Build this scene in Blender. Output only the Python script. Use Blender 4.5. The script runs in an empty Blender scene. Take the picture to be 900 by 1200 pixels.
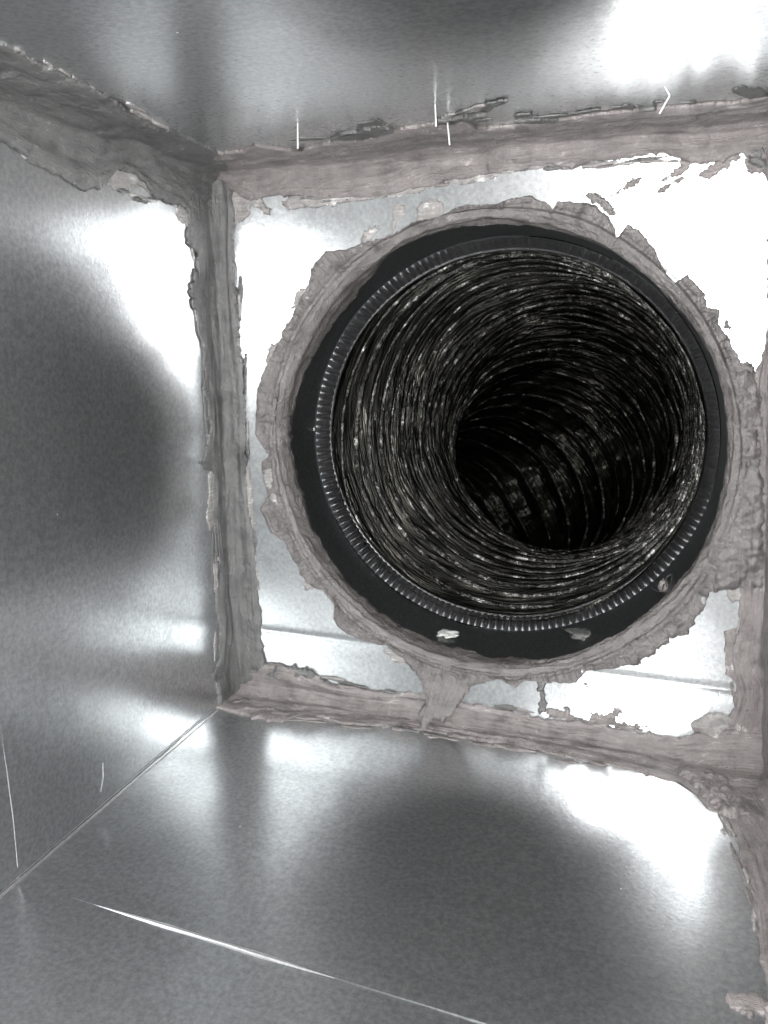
import bpy, math, random
import numpy as np
from mathutils import Matrix, Vector, geometry

# ------------------------------------------------------------------ camera, world, light
SC = bpy.context.scene
S = 0.6                                   # metres from the lens to the back wall
CAM = np.array([0.0, 0.0, 0.3135])
F = 970.67                                # focal length in photograph pixels
RM = np.array([[0.94740792, -0.31710978, -0.04312339],
               [0.31887341, 0.92394075, 0.21131312],
               [-0.027166, -0.21395063, 0.97646666]])
cd = bpy.data.cameras.new('camera'); cam = bpy.data.objects.new('camera', cd)
SC.collection.objects.link(cam); SC.camera = cam
cd.sensor_fit = 'VERTICAL'; cd.sensor_height = 24.0; cd.lens = F / 1200 * 24
cd.clip_start = 0.005; cd.clip_end = 20
m = Matrix.Identity(4)
for i in range(3):
    m[i][0] = RM[i, 0]; m[i][1] = RM[i, 2]; m[i][2] = -RM[i, 1]; m[i][3] = CAM[i]
cam.matrix_world = m

wd = bpy.data.worlds.new('World'); SC.world = wd; wd.use_nodes = True
wd.node_tree.nodes['Background'].inputs[0].default_value = (0.80, 0.90, 0.95, 1)
wd.node_tree.nodes['Background'].inputs[1].default_value = 0.06

ld = bpy.data.lights.new('phone_flash', 'POINT'); ld.energy = 18; ld.shadow_soft_size = 0.006
ld.color = (1.0, 0.985, 0.97)
lo = bpy.data.objects.new('phone_flash', ld); SC.collection.objects.link(lo)
lo.location = tuple(CAM + RM @ np.array([-0.012, 0.0, 0.010]))

SC.view_settings.view_transform = 'Standard'; SC.view_settings.look = 'None'
SC.view_settings.exposure = 0.0; SC.view_settings.gamma = 1.0
SC.cycles.max_bounces = 10; SC.cycles.glossy_bounces = 8; SC.cycles.diffuse_bounces = 5
SC.cycles.sample_clamp_indirect = 12
SC.cycles.blur_glossy = 0.3

# ------------------------------------------------------------------ helpers
rng = np.random.default_rng(7)
LAT = rng.random((512, 512)) * 2 - 1
def n2(u, v, seed=0):
    """smooth 2-D value noise in -1..1"""
    u = np.asarray(u, float) + 17.3 * seed; v = np.asarray(v, float) + 41.7 * seed
    i = np.floor(u).astype(int); j = np.floor(v).astype(int); a = u - i; b = v - j
    a = a * a * (3 - 2 * a); b = b * b * (3 - 2 * b)
    g = lambda x, y: LAT[x % 512, y % 512]
    return (g(i, j) * (1 - a) + g(i + 1, j) * a) * (1 - b) + (g(i, j + 1) * (1 - a) + g(i + 1, j + 1) * a) * b
def fb(u, v, seed=0, o=4, p=0.55):
    s = 0; k = 1.0; f = 1.0
    for q in range(o):
        s = s + k * n2(np.asarray(u) * f, np.asarray(v) * f, seed + q * 3); k *= p; f *= 2.03
    return s

def ray(px, py):
    return RM @ np.array([(px - 450) / F, 1.0, (600 - py) / F])
def on_plane(px, py, P0, N):
    d = ray(px, py); t = np.dot(P0 - CAM, N) / np.dot(d, N); return CAM + d * t
YB = S
def on_back(px, py, dy=0.0):
    return on_plane(px, py, np.array([0, YB + dy, 0]), np.array([0, 1.0, 0]))

def tag(o, label=None, cat=None, group=None, kind=None):
    if label: o['label'] = label
    if cat: o['category'] = cat
    if group: o['group'] = group
    if kind: o['kind'] = kind
    return o
def mesh_obj(name, V, Fc, mat, parent=None, uv=None, smooth=True):
    V = np.asarray(V, np.float32); Fc = np.asarray(Fc, np.int32)
    me = bpy.data.meshes.new(name)
    k = Fc.shape[1]
    me.vertices.add(len(V)); me.vertices.foreach_set('co', V.ravel())
    me.loops.add(Fc.size); me.loops.foreach_set('vertex_index', Fc.ravel())
    me.polygons.add(len(Fc)); me.polygons.foreach_set('loop_start', np.arange(0, Fc.size, k, dtype=np.int32))
    me.polygons.foreach_set('use_smooth', np.full(len(Fc), smooth))
    me.update(calc_edges=True); me.validate()
    if uv is not None:
        l = me.uv_layers.new(name='UVMap'); l.data.foreach_set('uv', np.asarray(uv, np.float32)[Fc.ravel()].ravel())
    me.materials.append(mat)
    o = bpy.data.objects.new(name, me); SC.collection.objects.link(o)
    if parent is not None: o.parent = parent
    return o
def grid_faces(n, m_, cu=False, cv=False):
    """n rows of m_ verts; cu closes rows, cv closes columns"""
    i = np.arange(n if cu else n - 1); j = np.arange(m_ if cv else m_ - 1)
    I, J = np.meshgrid(i, j, indexing='ij'); I2 = (I + 1) % n; J2 = (J + 1) % m_
    return np.stack([I * m_ + J, I2 * m_ + J, I2 * m_ + J2, I * m_ + J2], -1).reshape(-1, 4)

# ------------------------------------------------------------------ materials
def newmat(name):
    mt = bpy.data.materials.new(name); mt.use_nodes = True
    nt = mt.node_tree; return mt, nt, nt.nodes['Principled BSDF']
def nd(nt, t, **kw):
    n = nt.nodes.new(t)
    for k, v in kw.items():
        if k in n.inputs.keys() if isinstance(k, str) else False: n.inputs[k].default_value = v
        else: setattr(n, k, v)
    return n
def noise(nt, vec, scale, detail=3, rough=0.55, mapscale=None):
    if mapscale is not None:
        mp = nt.nodes.new('ShaderNodeMapping'); mp.inputs['Scale'].default_value = mapscale
        nt.links.new(vec, mp.inputs['Vector']); vec = mp.outputs[0]
    n = nt.nodes.new('ShaderNodeTexNoise'); n.inputs['Scale'].default_value = scale
    n.inputs['Detail'].default_value = detail; n.inputs['Roughness'].default_value = rough
    nt.links.new(vec, n.inputs['Vector']); return n.outputs['Fac']
def ramp(nt, fac, stops):
    r = nt.nodes.new('ShaderNodeValToRGB'); e = r.color_ramp.elements
    while len(e) < len(stops): e.new(0.5)
    for q, (p, c) in zip(e, stops):
        q.position = p; q.color = (c if len(c) == 4 else (*c, 1)) if hasattr(c, '__len__') else (c, c, c, 1)
    nt.links.new(fac, r.inputs[0]); return r.outputs[0]
def bump(nt, h, strength, dist, prev=None):
    b = nt.nodes.new('ShaderNodeBump'); b.inputs['Strength'].default_value = strength
    b.inputs['Distance'].default_value = dist; nt.links.new(h, b.inputs['Height'])
    if prev is not None: nt.links.new(prev, b.inputs['Normal'])
    return b.outputs['Normal']

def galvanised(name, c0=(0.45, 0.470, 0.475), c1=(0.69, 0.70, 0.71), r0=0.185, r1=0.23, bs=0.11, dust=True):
    mt, nt, p = newmat(name)
    tc = nt.nodes.new('ShaderNodeTexCoord').outputs['Object']
    p.inputs['Metallic'].default_value = 0.965
    a = noise(nt, tc, 330, 3, 0.7)
    col = ramp(nt, a, [(0.32, c0), (0.68, c1)])
    st = noise(nt, tc, 1.0, 4, 0.6, (5, 90, 40))            # faint wiping marks
    mx = nt.nodes.new('ShaderNodeMix'); mx.data_type = 'RGBA'; mx.blend_type = 'MULTIPLY'; mx.inputs[0].default_value = 0.6
    nt.links.new(col, mx.inputs[6]); nt.links.new(ramp(nt, st, [(0.35, 0.90), (0.65, 1.0)]), mx.inputs[7]); col = mx.outputs[2]
    if dust:                                                 # scattered pale dust and zinc specks
        vo = nt.nodes.new('ShaderNodeTexVoronoi'); vo.inputs['Scale'].default_value = 30
        nt.links.new(tc, vo.inputs['Vector'])
        sp = ramp(nt, vo.outputs['Distance'], [(0.010, 1.0), (0.020, 0.0)])
        m2 = nt.nodes.new('ShaderNodeMix'); m2.data_type = 'RGBA'; nt.links.new(sp, m2.inputs[0])
        nt.links.new(col, m2.inputs[6]); m2.inputs[7].default_value = (0.75, 0.75, 0.74, 1); col = m2.outputs[2]
        mm = nt.nodes.new('ShaderNodeMath'); mm.operation = 'MULTIPLY_ADD'; mm.inputs[1].default_value = -0.85; mm.inputs[2].default_value = 0.965
        nt.links.new(sp, mm.inputs[0]); nt.links.new(mm.outputs[0], p.inputs['Metallic'])
    nt.links.new(col, p.inputs['Base Color'])
    b = noise(nt, tc, 9, 5, 0.6)
    nt.links.new(ramp(nt, b, [(0.3, r0), (0.75, r1)]), p.inputs['Roughness'])
    h = noise(nt, tc, 480, 3, 0.6)
    n1_ = bump(nt, h, bs, 0.0007)
    h2 = noise(nt, tc, 60, 3, 0.5)
    nb = bump(nt, h2, 0.05, 0.0016, n1_); nt.links.new(nb, p.inputs['Normal'])
    # zinc skin: a sharper sheen over a wide soft one
    p2 = nt.nodes.new('ShaderNodeBsdfPrincipled'); p2.inputs['Metallic'].default_value = 0.95; p2.inputs['Roughness'].default_value = 0.42
    nt.links.new(col, p2.inputs['Base Color']); nt.links.new(nb, p2.inputs['Normal'])
    ms = nt.nodes.new('ShaderNodeMixShader'); ms.inputs[0].default_value = 0.26
    nt.links.new(p.outputs[0], ms.inputs[1]); nt.links.new(p2.outputs[0], ms.inputs[2])
    nt.links.new(ms.outputs[0], nt.nodes['Material Output'].inputs['Surface'])
    return mt
M_metal = galvanised('galvanised_steel')
M_seam = galvanised('bright_hem_steel', (0.6, 0.6, 0.6), (0.75, 0.75, 0.75), 0.28, 0.34, 0.1)
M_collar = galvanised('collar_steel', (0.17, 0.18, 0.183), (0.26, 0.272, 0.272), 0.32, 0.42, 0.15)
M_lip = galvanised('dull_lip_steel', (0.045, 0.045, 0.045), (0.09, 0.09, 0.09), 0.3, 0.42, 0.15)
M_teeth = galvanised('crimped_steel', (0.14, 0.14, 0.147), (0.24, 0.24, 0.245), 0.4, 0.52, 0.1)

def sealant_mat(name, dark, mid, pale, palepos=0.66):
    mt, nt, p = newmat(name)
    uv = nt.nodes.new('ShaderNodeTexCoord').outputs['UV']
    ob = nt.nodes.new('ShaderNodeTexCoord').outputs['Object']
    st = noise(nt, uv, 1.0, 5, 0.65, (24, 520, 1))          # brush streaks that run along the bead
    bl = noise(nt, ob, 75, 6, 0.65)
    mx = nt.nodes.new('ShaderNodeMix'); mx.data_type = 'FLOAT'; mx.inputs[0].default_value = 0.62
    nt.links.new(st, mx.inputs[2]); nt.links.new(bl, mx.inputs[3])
    nt.links.new(ramp(nt, mx.outputs[0], [(0.36, dark), (0.52, mid), (palepos, mid), (palepos + 0.07, pale)]), p.inputs['Base Color'])  # pale stop paints the glints of thin streaks into the colour
    p.inputs['Roughness'].default_value = 0.42
    p.inputs['Specular IOR Level'].default_value = 0.5
    n_ = bump(nt, st, 1.0, 0.0009)
    n_ = bump(nt, noise(nt, ob, 110, 5, 0.65), 0.8, 0.0026, n_)
    fine = noise(nt, ob, 500, 3, 0.6)
    nt.links.new(bump(nt, fine, 0.35, 0.0004, n_), p.inputs['Normal'])
    return mt
M_seal = sealant_mat('grey_duct_sealant', (0.062, 0.056, 0.054), (0.146, 0.131, 0.128), (0.32, 0.30, 0.295), 0.585)
M_ring = sealant_mat('ring_sealant', (0.040, 0.037, 0.036), (0.104, 0.095, 0.093), (0.22, 0.21, 0.205), 0.60)
M_seald = sealant_mat('shaded_copy_sealant', (0.036, 0.036, 0.036), (0.082, 0.081, 0.080), (0.18, 0.178, 0.175), 0.60)  # same sealant darkened: shade on the left bands put into the colour
M_pale = sealant_mat('thin_pale_sealant', (0.12, 0.112, 0.108), (0.20, 0.19, 0.185), (0.45, 0.44, 0.43), 0.54)

def liner_mat():
    mt, nt, p = newmat('black_foil_liner')
    uv = nt.nodes.new('ShaderNodeTexCoord').outputs['UV']
    ob = nt.nodes.new('ShaderNodeTexCoord').outputs['Object']
    a = noise(nt, uv, 1.0, 4, 0.6, (5, 110, 1))             # wrinkles stretched round the tube
    b = noise(nt, uv, 1.0, 3, 0.6, (22, 190, 1))
    vo = nt.nodes.new('ShaderNodeTexVoronoi'); vo.feature = 'F1'; vo.inputs['Scale'].default_value = 1.0
    mp = nt.nodes.new('ShaderNodeMapping'); mp.inputs['Scale'].default_value = (9, 100, 1)
    nt.links.new(uv, mp.inputs['Vector']); nt.links.new(mp.outputs[0], vo.inputs['Vector'])
    c = noise(nt, uv, 1.0, 5, 0.65, (5, 75, 1))
    mq = nt.nodes.new('ShaderNodeMix'); mq.data_type = 'RGBA'; mq.blend_type = 'MULTIPLY'; mq.inputs[0].default_value = 1.0
    nt.links.new(ramp(nt, c, [(0.38, (0.010, 0.010, 0.009)), (0.56, (0.045, 0.044, 0.037)), (0.70, (0.17, 0.165, 0.14)), (0.80, (0.5, 0.5, 0.47))]), mq.inputs[6])  # brightest stop paints rare glints into the foil colour
    nt.links.new(ramp(nt, noise(nt, ob, 14, 4, 0.6), [(0.36, 0.18), (0.64, 0.85)]), mq.inputs[7]); nt.links.new(mq.outputs[2], p.inputs['Base Color'])
    p.inputs['Metallic'].default_value = 0.93
    p.inputs['Specular IOR Level'].default_value = 0.8
    nt.links.new(ramp(nt, b, [(0.3, 0.09), (0.7, 0.22)]), p.inputs['Roughness'])
    n1_ = bump(nt, a, 1.0, 0.0042)
    n1_ = bump(nt, vo.outputs['Distance'], 0.7, 0.0022, n1_)
    nb = bump(nt, b, 0.7, 0.0012, n1_); nt.links.new(nb, p.inputs['Normal'])
    p2 = nt.nodes.new('ShaderNodeBsdfPrincipled'); p2.inputs['Metallic'].default_value = 0.9; p2.inputs['Roughness'].default_value = 0.5
    nt.links.new(mq.outputs[2], p2.inputs['Base Color']); nt.links.new(nb, p2.inputs['Normal'])
    ms = nt.nodes.new('ShaderNodeMixShader'); ms.inputs[0].default_value = 0.45
    nt.links.new(p.outputs[0], ms.inputs[1]); nt.links.new(p2.outputs[0], ms.inputs[2])
    nt.links.new(ms.outputs[0], nt.nodes['Material Output'].inputs['Surface'])
    return mt
M_liner = liner_mat()
M_wire = None
def wire_mat():
    mt, nt, p = newmat('film_over_wire'); ob = nt.nodes.new('ShaderNodeTexCoord').outputs['Object']
    a = noise(nt, ob, 60, 5, 0.75)
    nt.links.new(ramp(nt, a, [(0.44, (0.02, 0.02, 0.018)), (0.57, (0.11, 0.107, 0.10)), (0.67, (0.85, 0.84, 0.8))]), p.inputs['Base Color'])  # dark film; the light stop is isolated glints painted in as colour
    p.inputs['Metallic'].default_value = 0.8; p.inputs['Roughness'].default_value = 0.3
    nt.links.new(bump(nt, noise(nt, ob, 220, 3, 0.6), 1.0, 0.004), p.inputs['Normal']); return mt
M_wire = wire_mat()
def plain(name, col, rough=0.5, metal=0.0, var=0.25, sc=300):
    mt, nt, p = newmat(name)
    ob = nt.nodes.new('ShaderNodeTexCoord').outputs['Object']
    a = noise(nt, ob, sc, 3, 0.6)
    lo_ = tuple(x * (1 - var) for x in col); hi = tuple(min(1, x * (1 + var)) for x in col)
    nt.links.new(ramp(nt, a, [(0.3, lo_), (0.7, hi)]), p.inputs['Base Color'])
    p.inputs['Roughness'].default_value = rough; p.inputs['Metallic'].default_value = metal
    nt.links.new(bump(nt, a, 0.3, 0.0004), p.inputs['Normal'])
    return mt
M_pin = plain('bright_pin', (0.5, 0.5, 0.49), 0.35, 0.2, 0.1)
M_black = plain('black_speck', (0.012, 0.011, 0.011), 0.5)
M_chip = plain('pale_chip', (0.42, 0.42, 0.41), 0.6)

# ------------------------------------------------------------------ the box
TL, BL, BR, TR = [on_back(*p) for p in ((248, 196), (276, 812), (897, 903), (909, 134))]
YN = -0.55                                  # the box runs on past the camera
YV = np.array([0, 1.0, 0])
cxy = np.array([CAM[0] - 0.20665 * S, YB, CAM[2] - 0.15273 * S]); RR = 0.28199 * S
def wall_normal(A, B, inside):
    n = np.cross(B - A, YV); n /= np.linalg.norm(n)
    return n if np.dot(inside - A, n) > 0 else -n
mid = (TL + BL + BR + TR) / 4
W = {'ceiling': (TL, TR), 'left': (TL, BL), 'floor': (BL, BR), 'right': (BR, TR)}
N = {k: wall_normal(a, b, mid) for k, (a, b) in W.items()}
N['back'] = -YV
P0 = {'ceiling': TL, 'left': BL, 'floor': BL, 'right': BR, 'back': TL}
def at(plane, px, py): return on_plane(px, py, P0[plane], N[plane])

def side_wall(name, key, seed):
    A, B = W[key]; n = N[key]; nu, nv = 60, 150
    L = np.linalg.norm(B - A); u = np.linspace(-0.0015 / L, 1 + 0.0015 / L, nu); v = np.linspace(YB, YN, nv)
    U, Vv = np.meshgrid(u, v, indexing='ij')
    P = A[None, None] * (1 - U[..., None]) + B[None, None] * U[..., None]; P = P.copy(); P[..., 1] = Vv
    edge = np.clip(np.minimum(U, 1 - U) * 12, 0, 1) * np.minimum((YB - Vv) / 0.04, 1)
    h = 0.0008 * fb(U * L / 0.11, Vv / 0.15, seed, 3, 0.45) * edge - 0.0007 * edge
    P = P + n * h[..., None]
    back = P - n * 0.0012
    V = np.concatenate([P.reshape(-1, 3), back.reshape(-1, 3), P.reshape(-1, 3), back.reshape(-1, 3)]); f = grid_faces(nu, nv); k = nu * nv
    ring = np.concatenate([np.arange(nv), np.arange(1, nu) * nv + nv - 1, (nu - 1) * nv + np.arange(nv - 2, -1, -1), np.arange(nu - 2, 0, -1) * nv])
    r2 = np.roll(ring, -1); side = np.stack([ring, r2, r2 + k, ring + k], -1) + 2 * k
    o = mesh_obj(name, V, np.concatenate([f, f[:, ::-1] + k, side]), M_metal)
    return tag(o, kind='structure')
ceiling = side_wall('ceiling', 'ceiling', 1)
left_wall = side_wall('left_wall', 'left', 5)
floor = side_wall('floor', 'floor', 9)
right_wall = side_wall('right_wall', 'right', 12)

# back wall: a sheet with a round hole and a shallow pressed crease low down
def inpoly(pt, poly):
    x, y = pt; c = False; n = len(poly)
    for i in range(n):
        x1, y1 = poly[i]; x2, y2 = poly[i - 1]
        if (y1 > y) != (y2 > y) and x < (x2 - x1) * (y - y1) / (y2 - y1) + x1: c = not c
    return c
def build_back():
    q = [(p[0], p[2]) for p in (TL, BL, BR, TR)]
    na = 200; circ = [(cxy[0] + RR * math.cos(a), cxy[2] + RR * math.sin(a)) for a in np.linspace(0, 2 * math.pi, na, endpoint=False)]
    pts = list(q) + list(circ)
    edges = [(i, (i + 1) % 4) for i in range(4)] + [(4 + i, 4 + (i + 1) % na) for i in range(na)]
    cr0 = on_back(300, 737); cr1 = on_back(880, 811); sl = (cr1[2] - cr0[2]) / (cr1[0] - cr0[0])
    for x in np.arange(-0.36, 0.09, 0.006):
        for dz in (-0.006, -0.0035, -0.0018, 0, 0.0018, 0.0035, 0.006):
            pt = (x, cr0[2] + sl * (x - cr0[0]) + dz)
            if inpoly(pt, q) and math.hypot(pt[0] - cxy[0], pt[1] - cxy[2]) > RR + .002: pts.append(pt)
    for x in np.arange(-0.36, 0.09, 0.008):
        for z in np.arange(-0.02, 0.46, 0.008):
            pt = (x, z)
            if abs(z - (cr0[2] + sl * (x - cr0[0]))) < 0.009: continue
            if inpoly(pt, q) and math.hypot(x - cxy[0], z - cxy[2]) > RR + 0.004: pts.append(pt)
    vo, eo, fo, *_ = geometry.delaunay_2d_cdt([Vector(p) for p in pts], edges, [], 0, 1e-6)
    V = np.array([(v[0], YB, v[1]) for v in vo])
    tri = []
    for f in fo:
        c = sum((V[i] for i in f), np.zeros(3)) / len(f)
        if math.hypot(c[0] - cxy[0], c[2] - cxy[2]) < RR - 0.0001 or not inpoly((c[0], c[2]), q): continue
        for k in range(1, len(f) - 1): tri.append((f[0], f[k], f[k + 1]))
    d = V[:, 2] - (cr0[2] + sl * (V[:, 0] - cr0[0]))
    edge = np.clip(np.minimum.reduce([V[:, 0] - V[:, 0].min(), V[:, 0].max() - V[:, 0], V[:, 2] - V[:, 2].min(), V[:, 2].max() - V[:, 2]]) / 0.03, 0, 1)
    V[:, 1] += 0.0009 * fb(V[:, 0] / 0.09, V[:, 2] / 0.09, 21, 3, 0.45) * edge + 0.0007 * edge
    V[:, 1] -= 0.0008 * np.exp(-(d / 0.0026) ** 2)
    V[:, 1] += 0.030 * np.clip(-d, 0, 1) * 0.35
    o = mesh_obj('back_wall', V, tri, M_metal)
    s = o.modifiers.new('thickness', 'SOLIDIFY'); s.thickness = 0.0012; s.offset = 1 if o.data.polygons[0].normal.y > 0 else -1
    return tag(o, kind='structure')
back_wall = build_back()

# ------------------------------------------------------------------ sealant beads in the corners
def outline(plane, pix, A, D, inward):
    """outline pixels on a plane -> (distance along edge A->D, width away from the edge)"""
    r = []
    for p in pix:
        q = at(plane, *p) - A; t = np.dot(q, D); w = np.dot(q, inward); r.append((t, max(w, 0.002)))
    r.sort(); r = np.array(r); return r[:, 0], r[:, 1]
def bead(name, A, D, t0, t1, pa, oa, pb, ob_, mat, seed, bulge=0.30, step=0.0007, jag=1.0, dens=1.0):
    """A corner point, D direction along the corner, planes pa and pb, outlines in photograph pixels or a width"""
    D = D / np.linalg.norm(D)
    def inward(p, other):
        w = N[other] - np.dot(N[other], D) * D; w = w - np.dot(w, N[p]) * N[p]; return w / np.linalg.norm(w)
    ia, ib = inward(pa, pb), inward(pb, pa)
    n = int((t1 - t0) / step); t = np.linspace(t0, t1, n)
    def width(pl, oo, inw, sd):
        if hasattr(oo, '__len__'):
            a, b = outline(pl, oo, A, D, inw); w = np.interp(t, a, b)
        else: w = np.full(n, oo) * (1 + 0.2 * n2(t / 0.03, 0, sd))
        j = 0.0009 * fb(t / 0.009, 0 * t, sd, 5, 0.7) + 0.0014 * np.abs(fb(t / 0.02, 0 * t + 7, sd, 3, 0.6))
        sp = np.clip(n2(t / 0.0045, 0 * t + 3.3, sd + 5) - 0.45, 0, 1) * 0.006
        k = np.ones(41) / 41; ws = np.convolve(np.pad(w, 20, mode='edge'), k, 'valid')
        return np.maximum(w + jag * (j + sp), 0.0015), ws
    wa, was = width(pa, oa, ia, seed); wb, wbs = width(pb, ob_, ib, seed + 50)
    nc = 40; s = np.linspace(0, 1, nc); s = s - 0.10 * np.sin(2 * math.pi * s) / (2 * math.pi) * 6 * 0.9
    # parabola-like fillet between the two feet
    T, Sg = np.meshgrid(t, s, indexing='ij')
    fa_ = np.clip(1 - Sg / 0.06, 0, 1) ** 2; fb_ = np.clip(1 - (1 - Sg) / 0.06, 0, 1) ** 2
    WA = was[:, None] + (wa - was)[:, None] * fa_; WB = wbs[:, None] + (wb - wbs)[:, None] * fb_
    e_ = 0.03 + bulge * 0.4; q_ = 1 - 2 * Sg; nrm = 0.5 * (1 + math.sqrt(1 + e_))
    ka = 0.5 * (q_ + np.sqrt(q_ * q_ + e_)) / nrm; kb = 0.5 * (-q_ + np.sqrt(q_ * q_ + e_)) / nrm
    lip = 0.0007 * (1 + 0.4 * n2(T / 0.02, Sg * 2, seed + 9))
    ll = 1 - np.clip(Sg / 0.05, 0, 1); lr = 1 - np.clip((1 - Sg) / 0.05, 0, 1)
    off = 0.0013 * (1 - ll ** 2 * 0) * np.ones_like(T)
    # smooth trowelling grooves + lumps
    gro = 0.0009 * fb(T / 0.07, Sg * 8, seed + 20, 4, 0.55) + 0.0006 * fb(T / 0.05, Sg * 3, seed + 30, 3, 0.6) + 0.00035 * fb(T / 0.008, Sg * 5, seed + 33, 3, 0.6) * (n2(T / 0.03, Sg * 2, seed + 40) > 0.1)
    env = np.clip(np.minimum(Sg, 1 - Sg) / 0.08, 0, 1)
    h = lip * (np.sqrt(np.clip(np.minimum(Sg, 1 - Sg) / 0.03, 0, 1)) * 0.7 + 0.3) + (gro * 1.35 + 0.0009) * env
    P = A + T[..., None] * D + ia * (WA * ka)[..., None] + ib * (WB * kb)[..., None]
    no = (N[pa] * Sg[..., None] + N[pb] * (1 - Sg[..., None]))
    # direction away from the corner, blended from plane a's normal to plane b's
    no = N[pa] * (1 - Sg[..., None]) + N[pb] * Sg[..., None]; no /= np.linalg.norm(no, axis=-1, keepdims=True)
    P = P + no * h[..., None]
    fa = A + t[:, None] * D + ia * (wa + 0.0004)[:, None] - N[pa] * 0.001
    fbp = A + t[:, None] * D + ib * (wb + 0.0004)[:, None] - N[pb] * 0.001
    cc = A + t[:, None] * D - (N[pa] + N[pb]) * 0.001
    P = np.concatenate([fa[:, None], P, fbp[:, None], cc[:, None]], 1)
    m_ = P.shape[1]
    arc = np.concatenate([[0], s * 1.0, [1.02], [1.1]])[None, :] * (wa + wb)[:, None]
    uv = np.stack([np.repeat(t[:, None], m_, 1), arc], -1).reshape(-1, 2)
    f = grid_faces(n, m_, cv=True)
    return mesh_obj(name, P.reshape(-1, 3), f, mat, None, uv)

GB = 'sealant beads along the inside corners of the box'
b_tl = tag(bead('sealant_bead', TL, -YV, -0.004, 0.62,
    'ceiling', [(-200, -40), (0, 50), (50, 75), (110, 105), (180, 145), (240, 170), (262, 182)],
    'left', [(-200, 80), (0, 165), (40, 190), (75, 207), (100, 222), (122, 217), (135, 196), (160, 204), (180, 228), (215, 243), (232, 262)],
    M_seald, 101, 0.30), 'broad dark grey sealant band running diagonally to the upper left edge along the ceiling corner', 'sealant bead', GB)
b_tb = tag(bead('sealant_bead', TL, TR - TL, 0.004, np.linalg.norm(TR - TL) + 0.0,
    'ceiling', [(285, 176), (300, 169), (350, 176), (380, 168), (430, 162), (470, 150), (520, 144), (545, 142), (560, 150), (600, 147), (650, 141), (700, 133), (780, 126), (850, 121), (900, 113)],
    'back', [(262, 215), (290, 232), (330, 228), (420, 232), (450, 228), (480, 220), (520, 212), (570, 205), (600, 197), (640, 193), (665, 195), (700, 188), (740, 182), (780, 178), (800, 188), (840, 190), (870, 178), (895, 185)],
    M_seal, 111, 0.32), 'long brownish sealant band above the round opening, along the ceiling corner', 'sealant bead', GB)
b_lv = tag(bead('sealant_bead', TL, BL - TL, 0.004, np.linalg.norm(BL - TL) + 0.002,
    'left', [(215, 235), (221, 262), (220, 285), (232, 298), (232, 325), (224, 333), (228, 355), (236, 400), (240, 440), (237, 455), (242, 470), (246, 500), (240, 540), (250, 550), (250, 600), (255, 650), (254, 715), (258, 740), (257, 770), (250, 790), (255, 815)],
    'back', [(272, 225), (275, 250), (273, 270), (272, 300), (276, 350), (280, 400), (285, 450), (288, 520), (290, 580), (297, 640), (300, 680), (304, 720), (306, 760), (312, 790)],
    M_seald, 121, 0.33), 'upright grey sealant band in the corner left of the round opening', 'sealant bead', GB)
b_bb = tag(bead('sealant_bead', BL, BR - BL, -0.002, np.linalg.norm(BR - BL),
    'back', [(285, 776), (306, 780), (330, 781), (350, 786), (370, 795), (400, 805), (450, 812), (480, 812), (510, 818), (560, 828), (600, 835), (650, 845), (700, 850), (750, 862), (800, 865), (840, 855), (870, 850)],
    'floor', [(262, 832), (300, 842), (330, 845), (360, 838), (420, 848), (460, 852), (500, 856), (550, 866), (600, 874), (640, 882), (680, 890), (720, 897), (760, 908), (790, 915), (815, 930), (830, 948)],
    M_seal, 131, 0.33), 'brownish sealant band below the round opening, along the floor corner', 'sealant bead', GB)
b_rv = tag(bead('sealant_bead', TR, BR - TR, 0, np.linalg.norm(BR - TR),
    'back', [(872, 140), (872, 160), (880, 190), (912, 205), (908, 400), (885, 440), (888, 530), (872, 600), (868, 700), (870, 735), (851, 740), (850, 790), (864, 797), (864, 830), (850, 845)],
    'right', 0.03, M_seal, 141, 0.05), 'upright sealant band cut by the right frame edge, beside the round opening', 'sealant bead', GB)
b_rf = tag(bead('sealant_bead', BR, -YV, -0.002, 0.5,
    'floor', [(815, 925), (835, 950), (848, 962), (862, 958), (866, 985), (870, 1010), (885, 1050), (890, 1080), (893, 1130), (900, 1160), (905, 1240)],
    'right', 0.03, M_seal, 151, 0.05), 'rough sealant band running down to the lower right frame edge along the floor', 'sealant bead', GB)
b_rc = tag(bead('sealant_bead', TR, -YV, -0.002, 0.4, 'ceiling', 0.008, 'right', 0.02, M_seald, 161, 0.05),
    'short piece of dark sealant band at the upper right corner of the frame', 'sealant bead', GB)

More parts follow.
